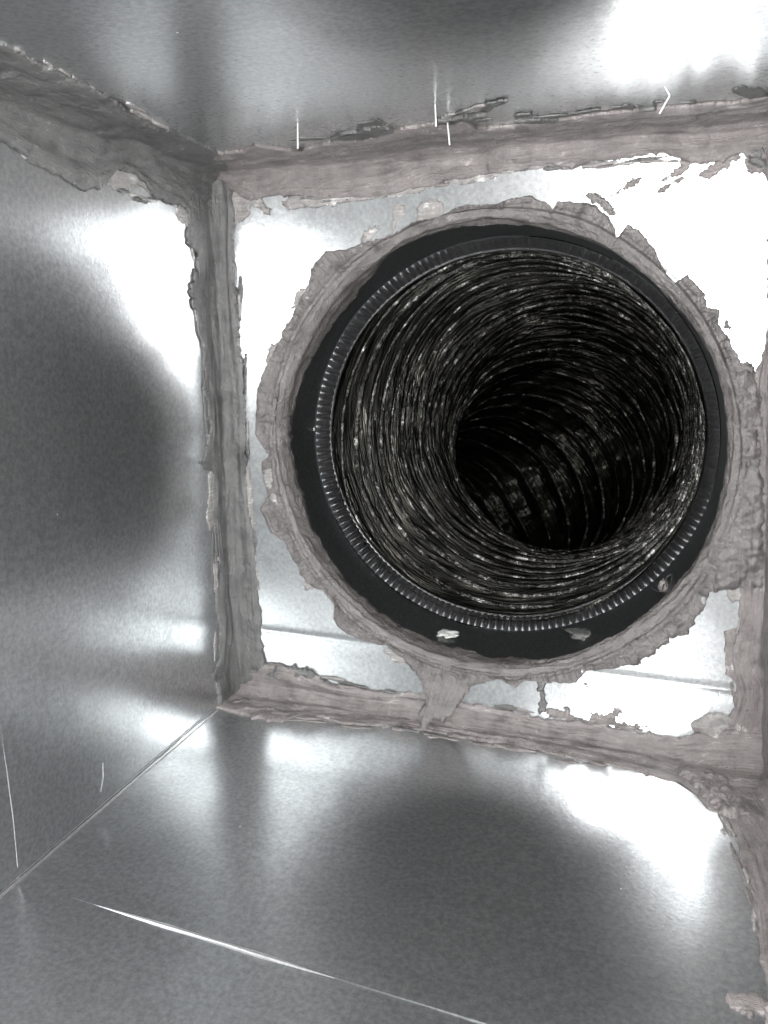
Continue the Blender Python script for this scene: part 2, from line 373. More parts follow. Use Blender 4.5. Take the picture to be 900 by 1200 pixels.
# ------------------------------------------------------------------ flat smears and lumps of sealant
def patch(name, pix, plane, thick, mat, parent, seed, jag=0.0014, grow=None, res=0.0013, base=0.0, dirv=(1, 0)):
    n = N[plane]; O = at(plane, *pix[0])
    e1 = np.cross(n, [0, 0, 1.0]); e1 = e1 if np.linalg.norm(e1) > 0.3 else np.cross(n, [0, 1.0, 0]); e1 /= np.linalg.norm(e1); e2 = np.cross(n, e1)
    q = np.array([[np.dot(at(plane, *p) - O, e1), np.dot(at(plane, *p) - O, e2)] for p in pix])
    out = []
    for i in range(len(q)):
        a, b = q[i], q[(i + 1) % len(q)]; L = np.linalg.norm(b - a); k = max(1, int(L / 0.0006))
        nn = np.array([-(b - a)[1], (b - a)[0]]) / max(L, 1e-9)
        for j in range(k):
            c = a + (b - a) * j / k; w = min(1, 3 * min(j, k - j) / k + 0.3)
            out.append(c + nn * jag * w * float(fb(c[0] / 0.005, c[1] / 0.005, seed, 5, 0.75)))
    out = np.array(out); nb = len(out)
    lo_, hi = out.min(0), out.max(0); pts = [tuple(p) for p in out]; poly = [tuple(p) for p in out]
    ins = []
    for x in np.arange(lo_[0], hi[0], res):
        for y in np.arange(lo_[1], hi[1], res):
            p = (x + rng.uniform(-.3, .3) * res, y + rng.uniform(-.3, .3) * res)
            if inpoly(p, poly) and np.min(np.hypot(out[:, 0] - p[0], out[:, 1] - p[1])) > res * 0.45: ins.append(p)
    vo, eo, fo, *_ = geometry.delaunay_2d_cdt([Vector(p) for p in pts + ins], [(i, (i + 1) % nb) for i in range(nb)], [], 1, 1e-7)
    V2 = np.array([(v[0], v[1]) for v in vo]); ed = np.array([np.min(np.hypot(out[:, 0] - p[0], out[:, 1] - p[1])) for p in V2])
    h = thick * (0.45 + 0.55 * np.clip(ed / 0.003, 0, 1)) * (1 + 0.6 * fb((V2[:, 0] * 0.8 + V2[:, 1] * 0.6) / 0.010, (V2[:, 1] * 0.8 - V2[:, 0] * 0.6) / 0.008, seed + 3, 4, 0.6))
    W3 = O + V2[:, :1] * e1 + V2[:, 1:] * e2
    if grow is not None: h = h + np.array([grow(p) for p in W3])
    h = np.maximum(h, 0.0002) + base
    top = W3 + n * h[:, None]; bot = W3 - n * 0.0012
    f = []
    for t in fo:
        for k in range(1, len(t) - 1): f.append((t[0], t[k], t[k + 1]))
    f = np.array(f); c = np.cross(top[f[:, 1]] - top[f[:, 0]], top[f[:, 2]] - top[f[:, 0]])
    flip = (c @ n) < 0; f[flip] = f[flip][:, ::-1]
    from collections import Counter
    es = Counter(); 
    for a, b, c_ in f:
        for e in ((a, b), (b, c_), (c_, a)): es[e] += 1
    K = len(top); side = []
    for (a, b) in es:
        if (b, a) not in es: side += [(a, a + K, b + K), (a, b + K, b)]
    uv = np.concatenate([V2, V2]) @ np.array([[dirv[0], -dirv[1]], [dirv[1], dirv[0]]])
    fc = np.concatenate([f, f[:, ::-1] + K, np.array(side)])
    return mesh_obj(name, np.concatenate([top, bot]), fc, mat, parent, uv)

def smear(parent, pix, plane, mat=M_pale, th=0.0006, seed=0, label=None, **k):
    o = patch('sealant_smear', pix, plane, th, mat, parent, seed, **k)
    if label: o['label'] = label
    return o
# on the ceiling above the long band
smear(b_rc, [(858, 107), (868, 102), (893, 104), (900, 110), (896, 118), (870, 113)], 'ceiling', M_seald, 0.0004, 204, base=-0.0002)
# on the back wall below the long band
smear(b_tb, [(330, 236), (345, 228), (420, 226), (470, 220), (540, 208), (600, 195), (606, 201), (560, 213), (520, 216), (470, 230), (400, 236), (392, 242), (380, 240), (350, 244), (338, 246)], 'back', M_pale, 0.0005, 205, 'pale thinned edge of the band', base=0.0002)
smear(b_tb, [(265, 222), (280, 215), (296, 225), (318, 246), (312, 252), (296, 240), (292, 250), (280, 262), (268, 250)], 'back', M_pale, 0.0007, 206, 'pale thumbed dab')
for k, pp in enumerate([[(775, 212), (806, 184), (822, 182), (800, 204)], [(818, 205), (852, 180), (866, 178), (868, 186), (836, 206)], [(712, 230), (752, 206), (754, 209), (716, 232)], [(770, 224), (800, 206), (802, 209), (774, 226)], [(872, 186), (897, 178), (898, 200), (880, 204)]]):
    smear(b_tb, pp, 'back', M_seal, 0.0004, 210 + k, 'thin slanting streak')
smear(b_tb, [(872, 140), (897, 132), (899, 200), (886, 198), (876, 180)], 'back', M_seald, 0.0025, 217, 'dark lump in the corner')
# left of the upright band
smear(b_tl, [(122, 214), (128, 195), (150, 192), (168, 200), (182, 222), (176, 224), (160, 214), (150, 222), (135, 222)], 'left', M_pale, 0.0003, 220, 'pale scraped patch')
smear(b_lv, [(210, 240), (222, 248), (224, 266), (214, 262), (206, 250)], 'left', M_pale, 0.0004, 221)
smear(b_lv, [(226, 332), (232, 338), (243, 370), (247, 402), (237, 398), (229, 360), (222, 340)], 'left', M_seald, 0.001, 222)
smear(b_lv, [(234, 542), (242, 532), (256, 540), (254, 552), (240, 550)], 'left', M_seald, 0.0012, 223)
smear(b_lv, [(244, 555), (254, 552), (254, 612), (246, 622), (242, 600), (246, 580)], 'left', M_pale, 0.0004, 224)
smear(b_lv, [(294, 560), (298, 640), (301, 664), (306, 690), (302, 692), (296, 660), (290, 600)], 'back', M_pale, 0.0006, 225)
# the blob in the lower left corner
smear(b_lv, [(256, 772), (250, 790), (254, 806), (262, 826), (275, 826), (272, 800), (270, 776)], 'left', M_seald, 0.002, 226)
smear(b_bb, [(262, 826), (280, 834), (300, 840), (312, 846), (330, 845), (334, 838), (320, 826), (290, 818)], 'floor', M_seal, 0.003, 227)
smear(b_bb, [(314, 786), (326, 780), (334, 784), (345, 780), (352, 786), (358, 782), (368, 790), (384, 798), (350, 800), (320, 796)], 'back', M_seald, 0.003, 228, 'ragged dark crumbs of sealant', jag=0.002)
smear(b_bb, [(640, 832), (660, 834), (664, 828), (668, 838), (690, 846), (652, 842)], 'back', M_seal, 0.0008, 229, jag=0.002)
smear(b_bb, [(692, 836), (712, 838), (724, 830), (732, 834), (722, 846), (760, 852), (700, 852)], 'back', M_seal, 0.0008, 230, jag=0.002)
smear(b_bb, [(810, 850), (824, 838), (842, 836), (862, 842), (880, 850), (870, 870), (830, 868)], 'back', M_pale, 0.0025, 231, 'pale ragged lump')
smear(b_rv, [(852, 742), (862, 736), (866, 790), (862, 800), (854, 790)], 'back', M_pale, 0.0005, 232)
smear(b_rv, [(852, 690), (868, 688), (870, 698), (866, 704), (854, 702)], 'back', M_pale, 0.0004, 233)
smear(b_rf, [(852, 1165), (870, 1164), (893, 1162), (900, 1182), (880, 1192), (868, 1184), (856, 1176)], 'floor', M_seal, 0.0012, 234, 'small torn flap')
smear(b_rf, [(790, 905), (830, 905), (870, 925), (880, 960), (850, 960), (828, 938), (810, 925)], 'floor', M_seal, 0.005, 235, 'thick corner lump')

def brush_tails(parent, plane, pix, n, away, mats, seed, Lr=(14, 60), wr=(1.5, 4.5), offr=(-3, 7)):
    """thin slivers of sealant the brush left along one edge of a band; away = pixel direction off the band"""
    rg = random.Random(seed); pa = np.array(pix, float); al = np.r_[0, np.cumsum(np.hypot(*np.diff(pa, axis=0).T))]
    pa = np.stack([np.convolve(np.pad(pa[:, i], 1, mode='edge'), [.25, .5, .25], 'valid') for i in (0, 1)], -1)
    f = lambda u: np.array([np.interp(u, al, pa[:, 0]), np.interp(u, al, pa[:, 1])])
    aw = np.array(away, float)
    for k in range(n):
        L = rg.uniform(*Lr); u = rg.uniform(0, al[-1] - L); o = rg.uniform(*offr); w = rg.uniform(*wr); sl_ = rg.uniform(-.08, .08) * L
        m_ = 13; up, dn = [], []; w1 = rg.uniform(-.5, .5)
        for q in range(m_):
            x = q / (m_ - 1); c = f(u + L * x) + aw * (o + sl_ * (x - .5)); ww = w * (0.25 + math.sin(math.pi * min(1, x * 0.9 + 0.08)) ** 0.7) * (1 + w1 * math.sin(x * 7 + k)) * rg.uniform(.85, 1.15) / 2
            up.append(tuple(c + aw * ww)); dn.append(tuple(c - aw * ww))
        smear(parent, up + dn[::-1], plane, rg.choice(mats), rg.uniform(.0003, .0008) * (0.5 if plane == 'ceiling' else 1), seed * 31 + k, jag=0.0004, res=0.0014, base=(-0.0002 if plane == 'ceiling' else 0.0001) if o > 0 else 0.0012)
MM = [M_pale, M_seal, M_seal, M_pale, M_seald]
brush_tails(b_tb, 'back', [(300, 238), (420, 231), (480, 220), (570, 205), (640, 193), (740, 184), (860, 180)], 34, (-0.1, 1), MM, 1)
brush_tails(b_tb, 'back', [(300, 222), (450, 205), (600, 185), (740, 165), (880, 160)], 16, (-0.1, 1), [M_pale, M_seal], 2, (20, 70), (1.2, 3), (-12, 4))
brush_tails(b_tb, 'ceiling', [(300, 169), (420, 160), (560, 146), (700, 132), (880, 115)], 16, (0, -1), [M_seald], 3, (15, 60), (1, 3), (-2, 5))
brush_tails(b_tl, 'left', [(0, 165), (75, 207), (122, 219), (215, 243)], 12, (-0.4, 0.9), [M_seald, M_pale], 4, (14, 50), (1.5, 4), (-4, 5))
brush_tails(b_tl, 'ceiling', [(0, 50), (110, 105), (240, 170)], 10, (0.45, -0.9), [M_seald, M_pale], 5, (14, 50), (1, 3), (-3, 3))
brush_tails(b_lv, 'left', [(222, 262), (232, 325), (238, 440), (246, 500), (250, 600), (256, 715), (255, 800)], 20, (-1, 0.05), [M_seald, M_pale, M_seald], 6, (12, 60), (1, 3.5), (-3, 4))
brush_tails(b_lv, 'back', [(274, 260), (280, 400), (288, 520), (297, 640), (305, 760)], 20, (1, -0.05), [M_seald, M_pale], 7, (12, 60), (1, 3.5), (-5, 4))
brush_tails(b_bb, 'back', [(320, 782), (400, 805), (510, 818), (650, 845), (800, 864)], 26, (0.1, -1), MM, 8, (10, 50), (1, 3.5), (-4, 5))
brush_tails(b_bb, 'floor', [(270, 836), (360, 842), (500, 857), (640, 883), (790, 916)], 18, (-0.1, 1), [M_seal, M_seald, M_seal], 9, (10, 50), (1, 3.5), (-3, 4))
brush_tails(b_rv, 'back', [(868, 690), (855, 745), (856, 790), (864, 840)], 9, (-1, 0), [M_seal, M_pale], 10, (10, 40), (1, 4), (-6, 4))
brush_tails(b_rf, 'floor', [(822, 930), (866, 985), (885, 1050), (893, 1150)], 12, (-0.9, 0.3), [M_seal, M_pale], 11, (10, 45), (1.5, 5), (-6, 4))
brush_tails(b_tb, 'ceiling', [(375, 166), (400, 152), (440, 148), (485, 152)], 16, (0, -1), [M_seald, M_seald, M_pale], 12, (14, 45), (2, 6), (-8, 7))
brush_tails(b_tb, 'ceiling', [(500, 146), (535, 138), (570, 130), (607, 118)], 14, (0, -1), [M_seald, M_seald, M_pale], 13, (12, 36), (2, 5), (-8, 5))
# ------------------------------------------------------------------ round collar
def empty(name, loc):
    o = bpy.data.objects.new(name, None); o.location = loc; o.empty_display_size = 0.02; SC.collection.objects.link(o); return o
def child(o, par):
    o.parent = par; o.matrix_parent_inverse = Matrix.Translation(-Vector(par.location)); return o
def revolve(name, prof, mat, n=360, mod=None, seed=0):
    prof = np.array(prof); th = np.linspace(0, 2 * math.pi, n, endpoint=False)
    R_ = np.repeat(prof[None, :, 0], n, 0); Y = np.repeat(prof[None, :, 1], n, 0); T = np.repeat(th[:, None], len(prof), 1)
    if mod: R_, Y = mod(R_, Y, T)
    P = np.stack([cxy[0] + R_ * np.cos(T), YB + Y, cxy[2] + R_ * np.sin(T)], -1)
    al = np.cumsum(np.r_[0, np.hypot(*np.diff(prof, axis=0).T)])
    uv = np.stack([T * 0.17, np.repeat(al[None], n, 0)], -1).reshape(-1, 2)
    return mesh_obj(name, P.reshape(-1, 3), grid_faces(n, len(prof), cu=True), mat, None, uv)
collar = tag(empty('duct_collar', tuple(cxy)), 'round dark steel collar let into the back wall with a finely crimped inner edge', 'duct collar')
R0 = RR - 0.0008
RT, YT = 0.270 * S, 0.100 * S           # outer edge of the crimped band
RI, YI = 0.2575 * S, 0.126 * S
SQ = lambda T, Y: 1 - 0.020 * (0.5 - 0.5 * np.cos(2 * (T - 0.1))) * np.clip(Y / YT, 0, 1) * 1.3 + 0.008 * np.clip(Y / YT, 0, 1)
def wob(R_, Y, T): return R_ * SQ(T, Y) + 0.0009 * n2(np.cos(T) * 2 + 5, np.sin(T) * 2 + Y * 20, 3), Y
inner = [(R0 + 0.005, 0.0002), (R0 + 0.0005, -0.0001), (R0 - 0.0012, 0.0014)]
inner += [(R0 - 0.0015 - (R0 - RT - 0.0025) * k, 0.003 + (YT - 0.006) * k) for k in np.linspace(0, 1, 14)]
# a shallow pressed bead close to the crimp
pr = inner + [(RT + 0.0005, YT - 0.001), (RT + 0.002, YT + 0.002), (RT + 0.003, YT + 0.004), (R0 + 0.0025, YT), (R0 + 0.0025, 0.0025), (R0 + 0.005, 0.0018)]
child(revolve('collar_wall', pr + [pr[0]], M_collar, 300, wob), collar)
NT = 172
def teeth(R_, Y, T):
    s_ = np.linspace(0, 1, R_.shape[1])[None]; e = np.sin(np.pi * np.clip(s_, 0, 1)) ** 0.5
    ph = T * NT + 0.6 * n2(T * 9, 0 * T, 5)
    g = (0.5 + 0.5 * np.cos(ph)) ** 1.6
    amp = (0.0025 + 0.0015 * np.cos(T - 4.1)) * (0.7 + 0.6 * n2(np.cos(T) * 4, np.sin(T) * 4, 8))
    return R_ * SQ(T, Y) - amp * g * e, Y - amp * 0.9 * g * e + 0.0006 * n2(np.cos(T) * 3, np.sin(T) * 3, 4)
tp = [(RT + (RI - RT) * k, YT + (YI - YT) * k) for k in np.linspace(0, 1, 9)]
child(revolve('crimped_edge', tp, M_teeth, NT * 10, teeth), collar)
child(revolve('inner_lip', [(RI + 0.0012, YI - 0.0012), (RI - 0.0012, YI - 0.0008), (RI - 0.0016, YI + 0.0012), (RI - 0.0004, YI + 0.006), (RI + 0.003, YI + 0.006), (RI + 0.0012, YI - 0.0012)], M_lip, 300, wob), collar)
def on_cyl(px, py, r):
    d = ray(px, py); o = CAM - np.array([cxy[0], 0, cxy[2]])
    a = d[0] ** 2 + d[2] ** 2; b = 2 * (o[0] * d[0] + o[2] * d[2]); c = o[0] ** 2 + o[2] ** 2 - r * r
    disc = max(b * b - 4 * a * c, 0)
    return CAM + d * ((-b + math.sqrt(disc)) / (2 * a))
def lump(name, P, rad, mat, parent, seed, sc=(1, 1, 1), n=18):
    th = np.linspace(0, 2 * math.pi, n, endpoint=False); ph = np.linspace(0.001, math.pi - 0.001, n // 2 + 2)
    T, H = np.meshgrid(th, ph, indexing='ij')
    d = np.stack([np.cos(T) * np.sin(H), np.sin(T) * np.sin(H), np.cos(H)], -1)
    k = rad * (1 + 0.45 * fb(d[..., 0] * 2.2 + 9, d[..., 1] * 2.2 + d[..., 2] * 1.7, seed, 3, 0.7))
    V = (np.asarray(P) + d * k[..., None] * np.array(sc)).reshape(-1, 3)
    return mesh_obj(name, V, grid_faces(n, len(ph), cu=True), mat, parent)

# ------------------------------------------------------------------ ring of sealant round the collar
ring_px = [(300, 470), (300, 510), (315, 535), (306, 541), (309, 565), (314, 580), (305, 597), (318, 625), (333, 633), (340, 650), (350, 664), (350, 673), (366, 688), (380, 692), (391, 711), (390, 726), (400, 737), (417, 747), (453, 757), (480, 775), (502, 795), (530, 803), (550, 798), (585, 797), (604, 805), (615, 796), (635, 800), (675, 800), (690, 786), (745, 778), (755, 756), (800, 741), (820, 720), (832, 695), (868, 687), (884, 660), (890, 600), (893, 530), (890, 470), (884, 430), (867, 425), (857, 400), (841, 380), (843, 363), (828, 360), (826, 346), (806, 321), (789, 333), (780, 317), (758, 280), (735, 263), (723, 280), (713, 253), (697, 240), (653, 237), (648, 246), (643, 240), (623, 230), (600, 233), (580, 240), (533, 243), (517, 254), (487, 260), (460, 275), (423, 286), (410, 291), (380, 297), (363, 315), (362, 335), (345, 360), (340, 375), (322, 408), (314, 425), (303, 452)]
def ring():
    pp = np.array([on_back(*p) for p in ring_px]); dx = pp[:, 0] - cxy[0]; dz = pp[:, 2] - cxy[2]
    a = np.arctan2(dz, dx) % (2 * math.pi); r = np.hypot(dx, dz); o = np.argsort(a); a = a[o]; r = r[o]
    a = np.r_[a[-1] - 2 * math.pi, a, a[0] + 2 * math.pi]; r = np.r_[r[-1], r, r[0]]
    n = 2200; th = np.linspace(0, 2 * math.pi, n, endpoint=False)
    c, s_ = np.cos(th), np.sin(th)
    ro = np.interp(th, a, r) + 0.0010 * fb(c * 30, s_ * 30, 61, 5, 0.6)
    ro = np.maximum(ro, R0 + 0.004)
    din = 0.013 + 0.004 * fb(c * 5, s_ * 5, 64, 4, 0.65) + 0.0016 * fb(c * 40, s_ * 40, 66, 3, 0.7)
    din += 0.020 * np.exp(-((th - 2.42) / 0.30) ** 2) + 0.006 * np.exp(-((th - 3.2) / 0.5) ** 2) - 0.006 * np.exp(-((th - 5.2) / 0.6) ** 2)
    din += 0.007 * np.exp(-((th - 4.6) / 0.5) ** 2)
    din = np.maximum(din, 0.004)
    crest = 0.0056 + 0.0014 * fb(c * 3, s_ * 3, 68, 3)
    m1 = 16; k = np.linspace(0, 1, m1)
    rows_r = []; rows_y = []; 
    T = th[:, None]
    rr = ro[:, None] + (R0 + 0.003 - ro[:, None]) * k[None]
    w = (ro - R0)[:, None]
    lipe = np.sqrt(np.clip(k / 0.06, 0, 1))[None]
    yy = -(0.0016 * lipe + (crest[:, None] - 0.0016) * np.clip((k[None] - 0.25) / 0.75, 0, 1) ** 1.7)
    lum = 0.0011 * fb(c[:, None] * 14, s_[:, None] * 14 + rr * 60, 71, 4, 0.6) + 0.0007 * fb(c[:, None] * 60 + rr * 30, s_[:, None] * 60, 77, 2, 0.6)
    yy = yy - lum * np.clip(k / 0.1, 0, 1)[None]
    # two trowelled ridges just outside the rim
    yy = yy - 0.0011 * np.cos(rr * 1500 + 2 * n2(c[:, None] * 3, s_[:, None] * 3, 80)) * np.clip((k[None] - 0.55) / 0.2, 0, 1)
    # over the rim and down into the collar
    m2 = 16; q = np.linspace(0, 1, m2)
    ang = np.clip(q / 0.25, 0, 1) * math.pi / 2
    base_r = R0 - 0.0015
    y2 = -crest[:, None] + (din + crest)[:, None] * (q ** 2.0)[None]
    r2 = (R0 + 0.003) - (0.0098 + 0.0016 * n2(c * 3, s_ * 3, 97))[:, None] * (np.clip(q / 0.75, 0, 1) ** 0.9)[None] + 0 * y2
    gro = 0.0012 * fb(c[:, None] * 4, s_[:, None] * 4 + q[None] * 8, 90, 4, 0.62) + 0.0004 * fb(c[:, None] * 30, s_[:, None] * 30 + q[None] * 3, 93, 2)
    thin = np.clip((1 - q) / 0.5, 0, 1)[None]
    r2 = r2 + 0.0052 * (1 - thin) ** 0.7 - gro * np.clip(q / 0.1, 0, 1)[None] - (R0 - RT) * np.clip(y2, 0, 1) / YT
    foot_i = np.stack([r2[:, -1] + 0.004, y2[:, -1] + 0.0003], -1)
    Rall = np.concatenate([ro[:, None] + 0.0003, rr, r2[:, 1:], foot_i[:, :1]], 1)
    Yall = np.concatenate([np.full((n, 1), 0.0016), yy, y2[:, 1:], foot_i[:, 1:]], 1)
    # closing strip hidden in the wall
    Rall = np.concatenate([Rall, np.full((n, 1), R0 + 0.004)], 1); Yall = np.concatenate([Yall, np.full((n, 1), 0.0022)], 1)
    P = np.stack([cxy[0] + Rall * np.cos(T), YB + Yall, cxy[2] + Rall * np.sin(T)], -1)
    mm = Rall.shape[1]
    al = np.concatenate([np.zeros((n, 1)), np.cumsum(np.hypot(np.diff(Rall, axis=1), np.diff(Yall, axis=1)), 1)], 1)
    uv = np.stack([np.repeat(T * 0.17, mm, 1), al], -1).reshape(-1, 2)
    return mesh_obj('sealant_ring', P.reshape(-1, 3), grid_faces(n, mm, cu=True, cv=True), M_ring, None, uv)
seal_ring = tag(ring(), 'thick ragged ring of brownish grey sealant smeared around the round opening', 'sealant ring')
for k, (pp, mt_, th_, lb) in enumerate([
    ([(487, 262), (492, 238), (512, 231), (519, 240), (517, 256)], M_pale, 0.0012, 'pale squarish chip standing out from the ring'),
    ([(423, 290), (426, 274), (440, 264), (443, 270), (430, 284)], M_pale, 0.001, None),
    ([(458, 270), (460, 242), (470, 240), (476, 250), (464, 262), (462, 272)], M_pale, 0.0006, None),
    ([(340, 362), (352, 338), (362, 340), (364, 350), (352, 362)], M_pale, 0.0006, None),
    ([(312, 425), (317, 403), (328, 402), (326, 418)], M_pale, 0.0008, None),
    ([(680, 228), (690, 225), (706, 232), (724, 250), (718, 252), (702, 240)], M_ring, 0.0007, 'thin curl of sealant lying off the ring'),
    ([(848, 386), (850, 374), (858, 376), (856, 388)], M_seald, 0.0012, None),
    ([(868, 430), (876, 424), (886, 436), (894, 480), (896, 520), (888, 520), (880, 460)], M_ring, 0.002, None),
    ([(350, 680), (372, 684), (366, 692), (358, 692)], M_pale, 0.0004, None),
    ([(452, 752), (474, 770), (472, 778), (460, 776), (450, 762)], M_pale, 0.0004, None),
    ([(324, 626), (336, 634), (330, 612), (322, 600)], M_pale, 0.0004, None),
    ([(684, 800), (690, 800), (688, 806)], M_seald, 0.002, None),
    ([(308, 543), (318, 540), (324, 560), (330, 590), (326, 604), (314, 582)], M_pale, 0.0018, None)]):
    smear(seal_ring, pp, 'back', mt_, th_, 300 + k, lb)
smear(seal_ring, [(728, 768), (742, 748), (776, 742), (784, 752), (762, 768), (742, 780)], 'back', M_ring, 0.003, 331)
smear(seal_ring, [(776, 736), (796, 718), (814, 716), (812, 732), (802, 744), (786, 748)], 'back', M_ring, 0.003, 332)
# right flank, where the ring runs into the upright band
smear(seal_ring, [(846, 440), (868, 425), (888, 436), (892, 470), (887, 520), (897, 560), (897, 690), (868, 687), (836, 694), (842, 640), (858, 560), (862, 500)], 'back', M_ring, 0.004, 330, 'broad flank of sealant joining the upright band', dirv=(0, 1))
# bridge hanging down onto the floor band
zt = on_back(520, 790)[2]; zb = on_back(510, 850)[2]
smear(seal_ring, [(470, 768), (500, 778), (540, 784), (590, 790), (570, 797), (552, 803), (544, 816), (534, 830), (524, 838), (514, 834), (506, 846), (498, 846), (496, 834), (503, 814), (494, 796), (482, 782)], 'back', M_ring, 0.002, 340,
      'webbed bridge of sealant hanging down to the band below', grow=lambda p: 0.018 * min(max((zt - p[2]) / (zt - zb), 0), 1) ** 1.3, dirv=(0.3, 0.95))
smear(seal_ring, [(628, 796), (638, 798), (638, 812), (640, 834), (632, 836), (634, 818), (629, 808)], 'back', M_seald, 0.0022, 341, 'narrow dark drip')

# small dabs stuck inside the collar, and one modelled glint
def pix_lump(name, px, py, r, rad, mat, parent, seed, sc): 
    P = on_cyl(px, py, r); return lump(name, P, rad, mat, parent, seed, sc)
d1 = pix_lump('sealant_dab_or_glint', 523, 742, R0 - 0.006, 0.0052, M_chip, None, 5, (1.9, 1.6, 0.35))
tag(d1, 'pale oblong dab lying on the bottom of the steel collar', 'dab')
d2 = pix_lump('sealant_dab_or_glint', 684, 742, R0 - 0.006, 0.006, M_seald, None, 6, (2.0, 2.0, 0.4))
tag(d2, 'grey streaky smudge on the collar bottom right of the pale dab', 'dab')
d3 = pix_lump('sealant_dab_or_glint', 777, 688, R0 - 0.006, 0.0036, M_seal, None, 8, (0.9, 1.0, 1.3))
tag(d3, 'crumpled dab on the lower right of the collar', 'dab')
d4 = pix_lump('sealant_dab_or_glint', 368, 503, R0 - 0.0055, 0.0012, M_pin, None, 9, (0.6, 1.3, 1))  # a glint on the steel, built as a small bright lump
tag(d4, 'tiny glint with a thread, modelled as a bright speck on the dark left side of the collar', 'speck')

def tube(name, pts, rad, mat, parent=None, n=8):
    pts = np.array(pts, float); m_ = len(pts); rad = np.broadcast_to(rad, m_)
    tg = np.gradient(pts, axis=0); tg /= np.linalg.norm(tg, axis=1, keepdims=True)
    ref = np.array([0.3, 0.2, 0.9]) if abs(tg[0] @ np.array([0.3, 0.2, 0.9])) < 0.9 else np.array([1.0, 0, 0])
    e1 = np.cross(tg, ref); e1 /= np.linalg.norm(e1, axis=1, keepdims=True); e2 = np.cross(tg, e1)
    a = np.linspace(0, 2 * math.pi, n, endpoint=False)
    P = pts[:, None] + rad[:, None, None] * (e1[:, None] * np.cos(a)[None, :, None] + e2[:, None] * np.sin(a)[None, :, None])
    V = P.reshape(-1, 3); f = grid_faces(m_, n, cv=True)
    V = np.concatenate([V, pts[:1], pts[-1:]]); c0, c1 = len(V) - 2, len(V) - 1
    caps = [(i, (i + 1) % n, c0, c0) for i in range(n)]
    me_f = np.concatenate([f]); o = mesh_obj(name, V, me_f, mat, parent)
    return o
# wiry scraps on the lower right of the collar
w_pts = [on_cyl(760, 664, R0 - 0.008), on_cyl(764, 690, R0 - 0.006), on_cyl(775, 694, R0 - 0.008), on_cyl(781, 676, R0 - 0.007), on_cyl(788, 672, R0 - 0.006), on_cyl(786, 690, R0 - 0.007)]
def smoothline(p, k=8):
    p = np.array(p); t = np.arange(len(p)); tt = np.linspace(0, len(p) - 1, (len(p) - 1) * k + 1)
    q = np.stack([np.interp(tt, t, p[:, i]) for i in range(3)], -1)
    for _ in range(3): q[1:-1] = (q[:-2] + q[1:-1] * 2 + q[2:]) / 4
    return q
tag(tube('sealant_string', smoothline(w_pts), 0.0006, M_seald), 'thin crooked string of dried sealant on the lower right of the collar', 'string')

# ------------------------------------------------------------------ flexible duct
duct = tag(empty('flexible_duct', (cxy[0], YB + YI, cxy[2])), 'black ribbed flexible duct curving away behind the round collar', 'flexible duct')
def catmull(P, n):
    P = np.array(P, float); P = np.vstack([2 * P[0] - P[1], P, 2 * P[-1] - P[-2]]); out = []
    segs = len(P) - 3
    for u in np.linspace(0, segs - 1e-6, n):
        i = int(u); t = u - i; a, b, c, d = P[i:i + 4]
        out.append(0.5 * (2 * b + (c - a) * t + (2 * a - 5 * b + 4 * c - d) * t * t + (3 * b - a - 3 * c + d) * t ** 3))
    return np.array(out)
ctr = catmull([np.array([x, y, z]) * S + [CAM[0], 0, CAM[2]] for x, y, z in
               [(-.2067, 1.118, -.1527), (-.205, 1.40, -.165), (-.207, 1.70, -.205), (-.235, 2.0, -.275), (-.315, 2.22, -.385), (-.47, 2.37, -.53), (-.70, 2.42, -.71), (-.96, 2.40, -.90)]], 400)
d_ = np.r_[0, np.cumsum(np.linalg.norm(np.diff(ctr, axis=0), axis=1))]; LEN = d_[-1]
NL, NA = 620, 640; PITCH = 0.060 * S; RL = 0.2635 * S
sl_ = np.linspace(0, LEN, NL); C = np.stack([np.interp(sl_, d_, ctr[:, i]) for i in range(3)], -1)
for _ in range(20): C[1:-1] = (C[:-2] + 2 * C[1:-1] + C[2:]) / 4
Tg = np.gradient(C, axis=0); Tg /= np.linalg.norm(Tg, axis=1, keepdims=True)
E1 = np.zeros_like(C); e = np.array([1.0, 0, 0])
for i in range(NL):
    e = e - (e @ Tg[i]) * Tg[i]; e /= np.linalg.norm(e); E1[i] = e
E2 = np.cross(Tg, E1)
def tube_pt(s, a, r):
    c = np.stack([np.interp(s, sl_, C[:, i]) for i in range(3)], -1)
    x = np.stack([np.interp(s, sl_, E1[:, i]) for i in range(3)], -1); y = np.stack([np.interp(s, sl_, E2[:, i]) for i in range(3)], -1)
    return c + r[..., None] * (np.cos(a)[..., None] * x + np.sin(a)[..., None] * y)
th = np.linspace(0, 2 * math.pi, NA, endpoint=False); Sg, T = np.meshgrid(sl_, th, indexing='ij')
jit = 0.0035 * n2(np.cos(T) * 2.2 + Sg * 8, np.sin(T) * 2.2 + Sg * 5, 400)
ph = ((Sg + jit) / PITCH - T / (2 * math.pi)) % 1.0
x_ = np.minimum(ph, 1 - ph) * 2                       # 0 on the wire, 1 half way between
sag = 0.0125 * (0.5 - 0.5 * np.cos(np.pi * x_ ** 0.8))
ease = np.clip(Sg / 0.02, 0, 1)
wr = 0.0020 * fb(np.cos(T) * 3 + Sg * 6, np.sin(T) * 3 + Sg * 190, 410, 4, 0.6) + 0.0010 * fb(T * 4 + Sg * 25, Sg * 50 - T * 2, 420, 3, 0.6) * (np.sin(T / 2) ** 0.3)
Rr = RL - 0.0055 + sag * ease + wr * (0.12 + 0.75 * x_) + 0.003 * fb(np.cos(T) * 1.2 + Sg * 5, np.sin(T) * 1.2 + 3, 430, 2)
